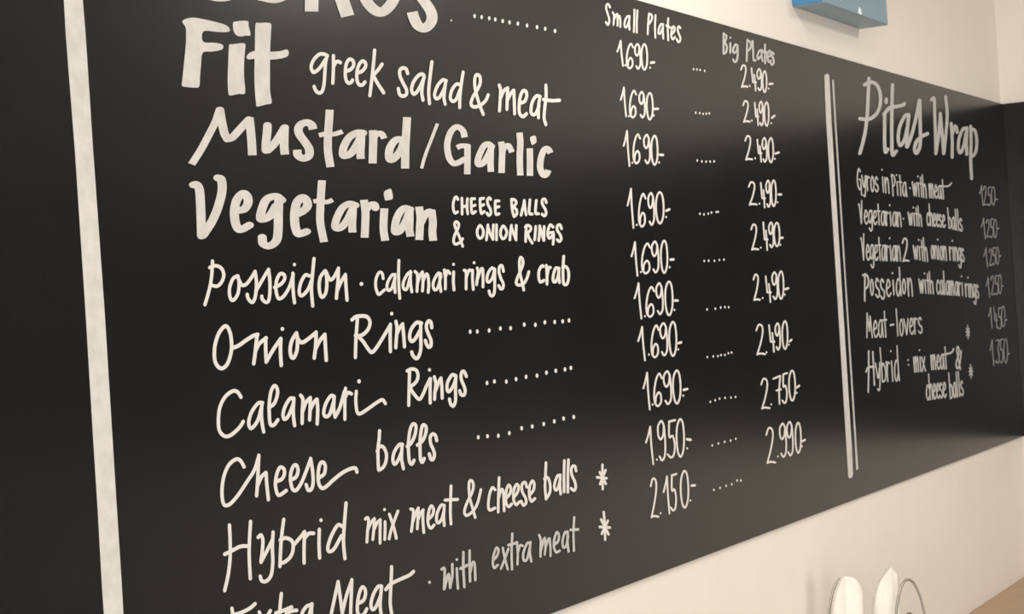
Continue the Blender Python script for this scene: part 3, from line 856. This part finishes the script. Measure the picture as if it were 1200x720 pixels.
mark('printed_mark', [(4.680, 2.5215), (4.712, 2.5215), (4.706, 2.534), (4.696, 2.541), (4.688, 2.537)])
mark('printed_mark', [(4.512, 2.540), (4.545, 2.540), (4.560, 2.552), (4.535, 2.566), (4.515, 2.558)])

# ------------------------------------------------------------------ counter along the wall
CT = 0.728
ct = thing('counter', (4.6, -0.2, 0), 'plain brown wooden counter under the menu board, running to the corner', 'counter')
link_mesh('counter_top', box_bm((3.2, -0.50, CT - 0.035), (XC - 0.0012, -0.0012, CT), 0.004), M_WOOD, ct)
link_mesh('front_panel', box_bm((3.25, -0.46, 0.09), (XC - 0.0012, -0.44, CT - 0.035)), M_WOOD, ct)
link_mesh('side_panel', box_bm((3.25, -0.44, 0.0), (3.27, -0.0012, CT - 0.035)), M_WOOD, ct)
link_mesh('kick_board', box_bm((3.27, -0.41, 0.0), (XC - 0.0012, -0.39, 0.09)), M_WOOD, ct)


# ------------------------------------------------------------------ wire holder with paper napkins
# it stands turned a little on the counter: side = across it, back = away from the room
side_v, back_v = r0.copy(), f0.copy()
HD = 4.45                                   # how far along the view it stands


def at_depth(px, py, d):
    return EYE + (FWD * F_PX + RIGHT * (px - 600) + UP * (360 - py)) * (d / F_PX)


def hoop(top, half):
    h = (top.z - (CT + 0.004)) / 2
    c = Vector((top.x, top.y, CT + 0.004 + h))
    return [c + side_v * (half * math.cos(2 * math.pi * i / 64)) + z0 * (h * math.sin(2 * math.pi * i / 64)) for i in range(64)]


tl, tr_ = at_depth(987, 678, HD), at_depth(1064, 679.5, HD)
mid = (tl + tr_) / 2
hold = thing('napkin_holder', (mid.x, mid.y, CT), 'steel wire stand with two tall oval hoops on the counter below the menu board', 'napkin holder')
RW = 0.0032
link_mesh('hoop', tube_bm(hoop(tl, 0.043), RW, True), M_STEEL, hold, True)
link_mesh('hoop', tube_bm(hoop(tr_, 0.040), RW, True), M_STEEL, hold, True)
tl0, tr0 = Vector((tl.x, tl.y, CT + 0.004)), Vector((tr_.x, tr_.y, CT + 0.004))
for s in (0.0, 0.07):
    link_mesh('base_wire', tube_bm([tl0 - side_v * 0.03 + back_v * (s - 0.025), tr0 + side_v * 0.03 + back_v * (s - 0.025)], 0.003), M_STEEL, hold, True)
for p in (tl0, tr0):
    link_mesh('cross_wire', tube_bm([p - back_v * 0.03, p + back_v * 0.05], 0.003), M_STEEL, hold, True)
kp = at_depth(1066, 722.5, HD)
kb = bmesh.new()
bmesh.ops.create_uvsphere(kb, u_segments=24, v_segments=14, radius=0.0095, matrix=Matrix.Translation(kp))
kn = link_mesh('knob', kb, M_BROWN, hold, True)
kn['label'] = 'dark brown knob inside the right hoop'
link_mesh('knob_wire', tube_bm([Vector((kp.x, kp.y, CT + 0.004)), kp], 0.002), M_STEEL, hold, True)


def napkins(d, thick, top, label):
    """paper folded upright in pleats: its top edge is given, the pleats run down to the counter"""
    tops = smooth_line([tuple((at_depth(px, py, d) - EYE).dot(v) for v in (side_v, z0)) for px, py in top], False, 6)
    base = EYE + back_v * d
    bm = bmesh.new()
    cols = []
    n = len(tops)
    for i, (a, zz) in enumerate(tops):
        zag = 0.0022 * (i % 2)
        wob = 0.001 * math.sin(i * 1.7)
        z1 = EYE.z + zz
        row = []
        for dd, zt in ((zag, z1), (thick - zag, z1 - 0.004 + wob)):
            p = base + side_v * a + back_v * dd
            row.append([bm.verts.new((p.x, p.y, CT + 0.0076)), bm.verts.new((p.x, p.y, zt))])
        cols.append(row)
    for i in range(n - 1):
        a, b = cols[i], cols[i + 1]
        bm.faces.new((a[0][0], b[0][0], b[0][1], a[0][1]))
        bm.faces.new((b[1][0], a[1][0], a[1][1], b[1][1]))
        bm.faces.new((a[0][1], b[0][1], b[1][1], a[1][1]))
        bm.faces.new((a[1][0], b[1][0], b[0][0], a[0][0]))
    for c in (cols[0], cols[-1]):
        bm.faces.new((c[0][0], c[0][1], c[1][1], c[1][0]))
    o = link_mesh('napkin_bundle', bm, M_PAPER)
    o['label'] = label
    o['category'] = 'napkins'
    o['group'] = 'white paper napkins in the wire stand'


napkins(HD - 0.045, 0.035, [(975.5, 722), (978, 705), (982, 690), (986, 680.5), (989.5, 676), (996, 676.5), (1002, 679), (1007, 685), (1010.5, 695), (1011.5, 715)],
        'white napkin bundle with a rounded top, before the left hoop of the wire stand')
napkins(HD + 0.012, 0.035, [(1023.8, 722), (1024.8, 705), (1027, 695), (1031, 683), (1036, 675), (1040.5, 669), (1044, 665), (1047, 669), (1050.5, 672.5), (1052.5, 677), (1053, 690)],
        'white napkin bundle with a pointed top, beside the right hoop of the wire stand')
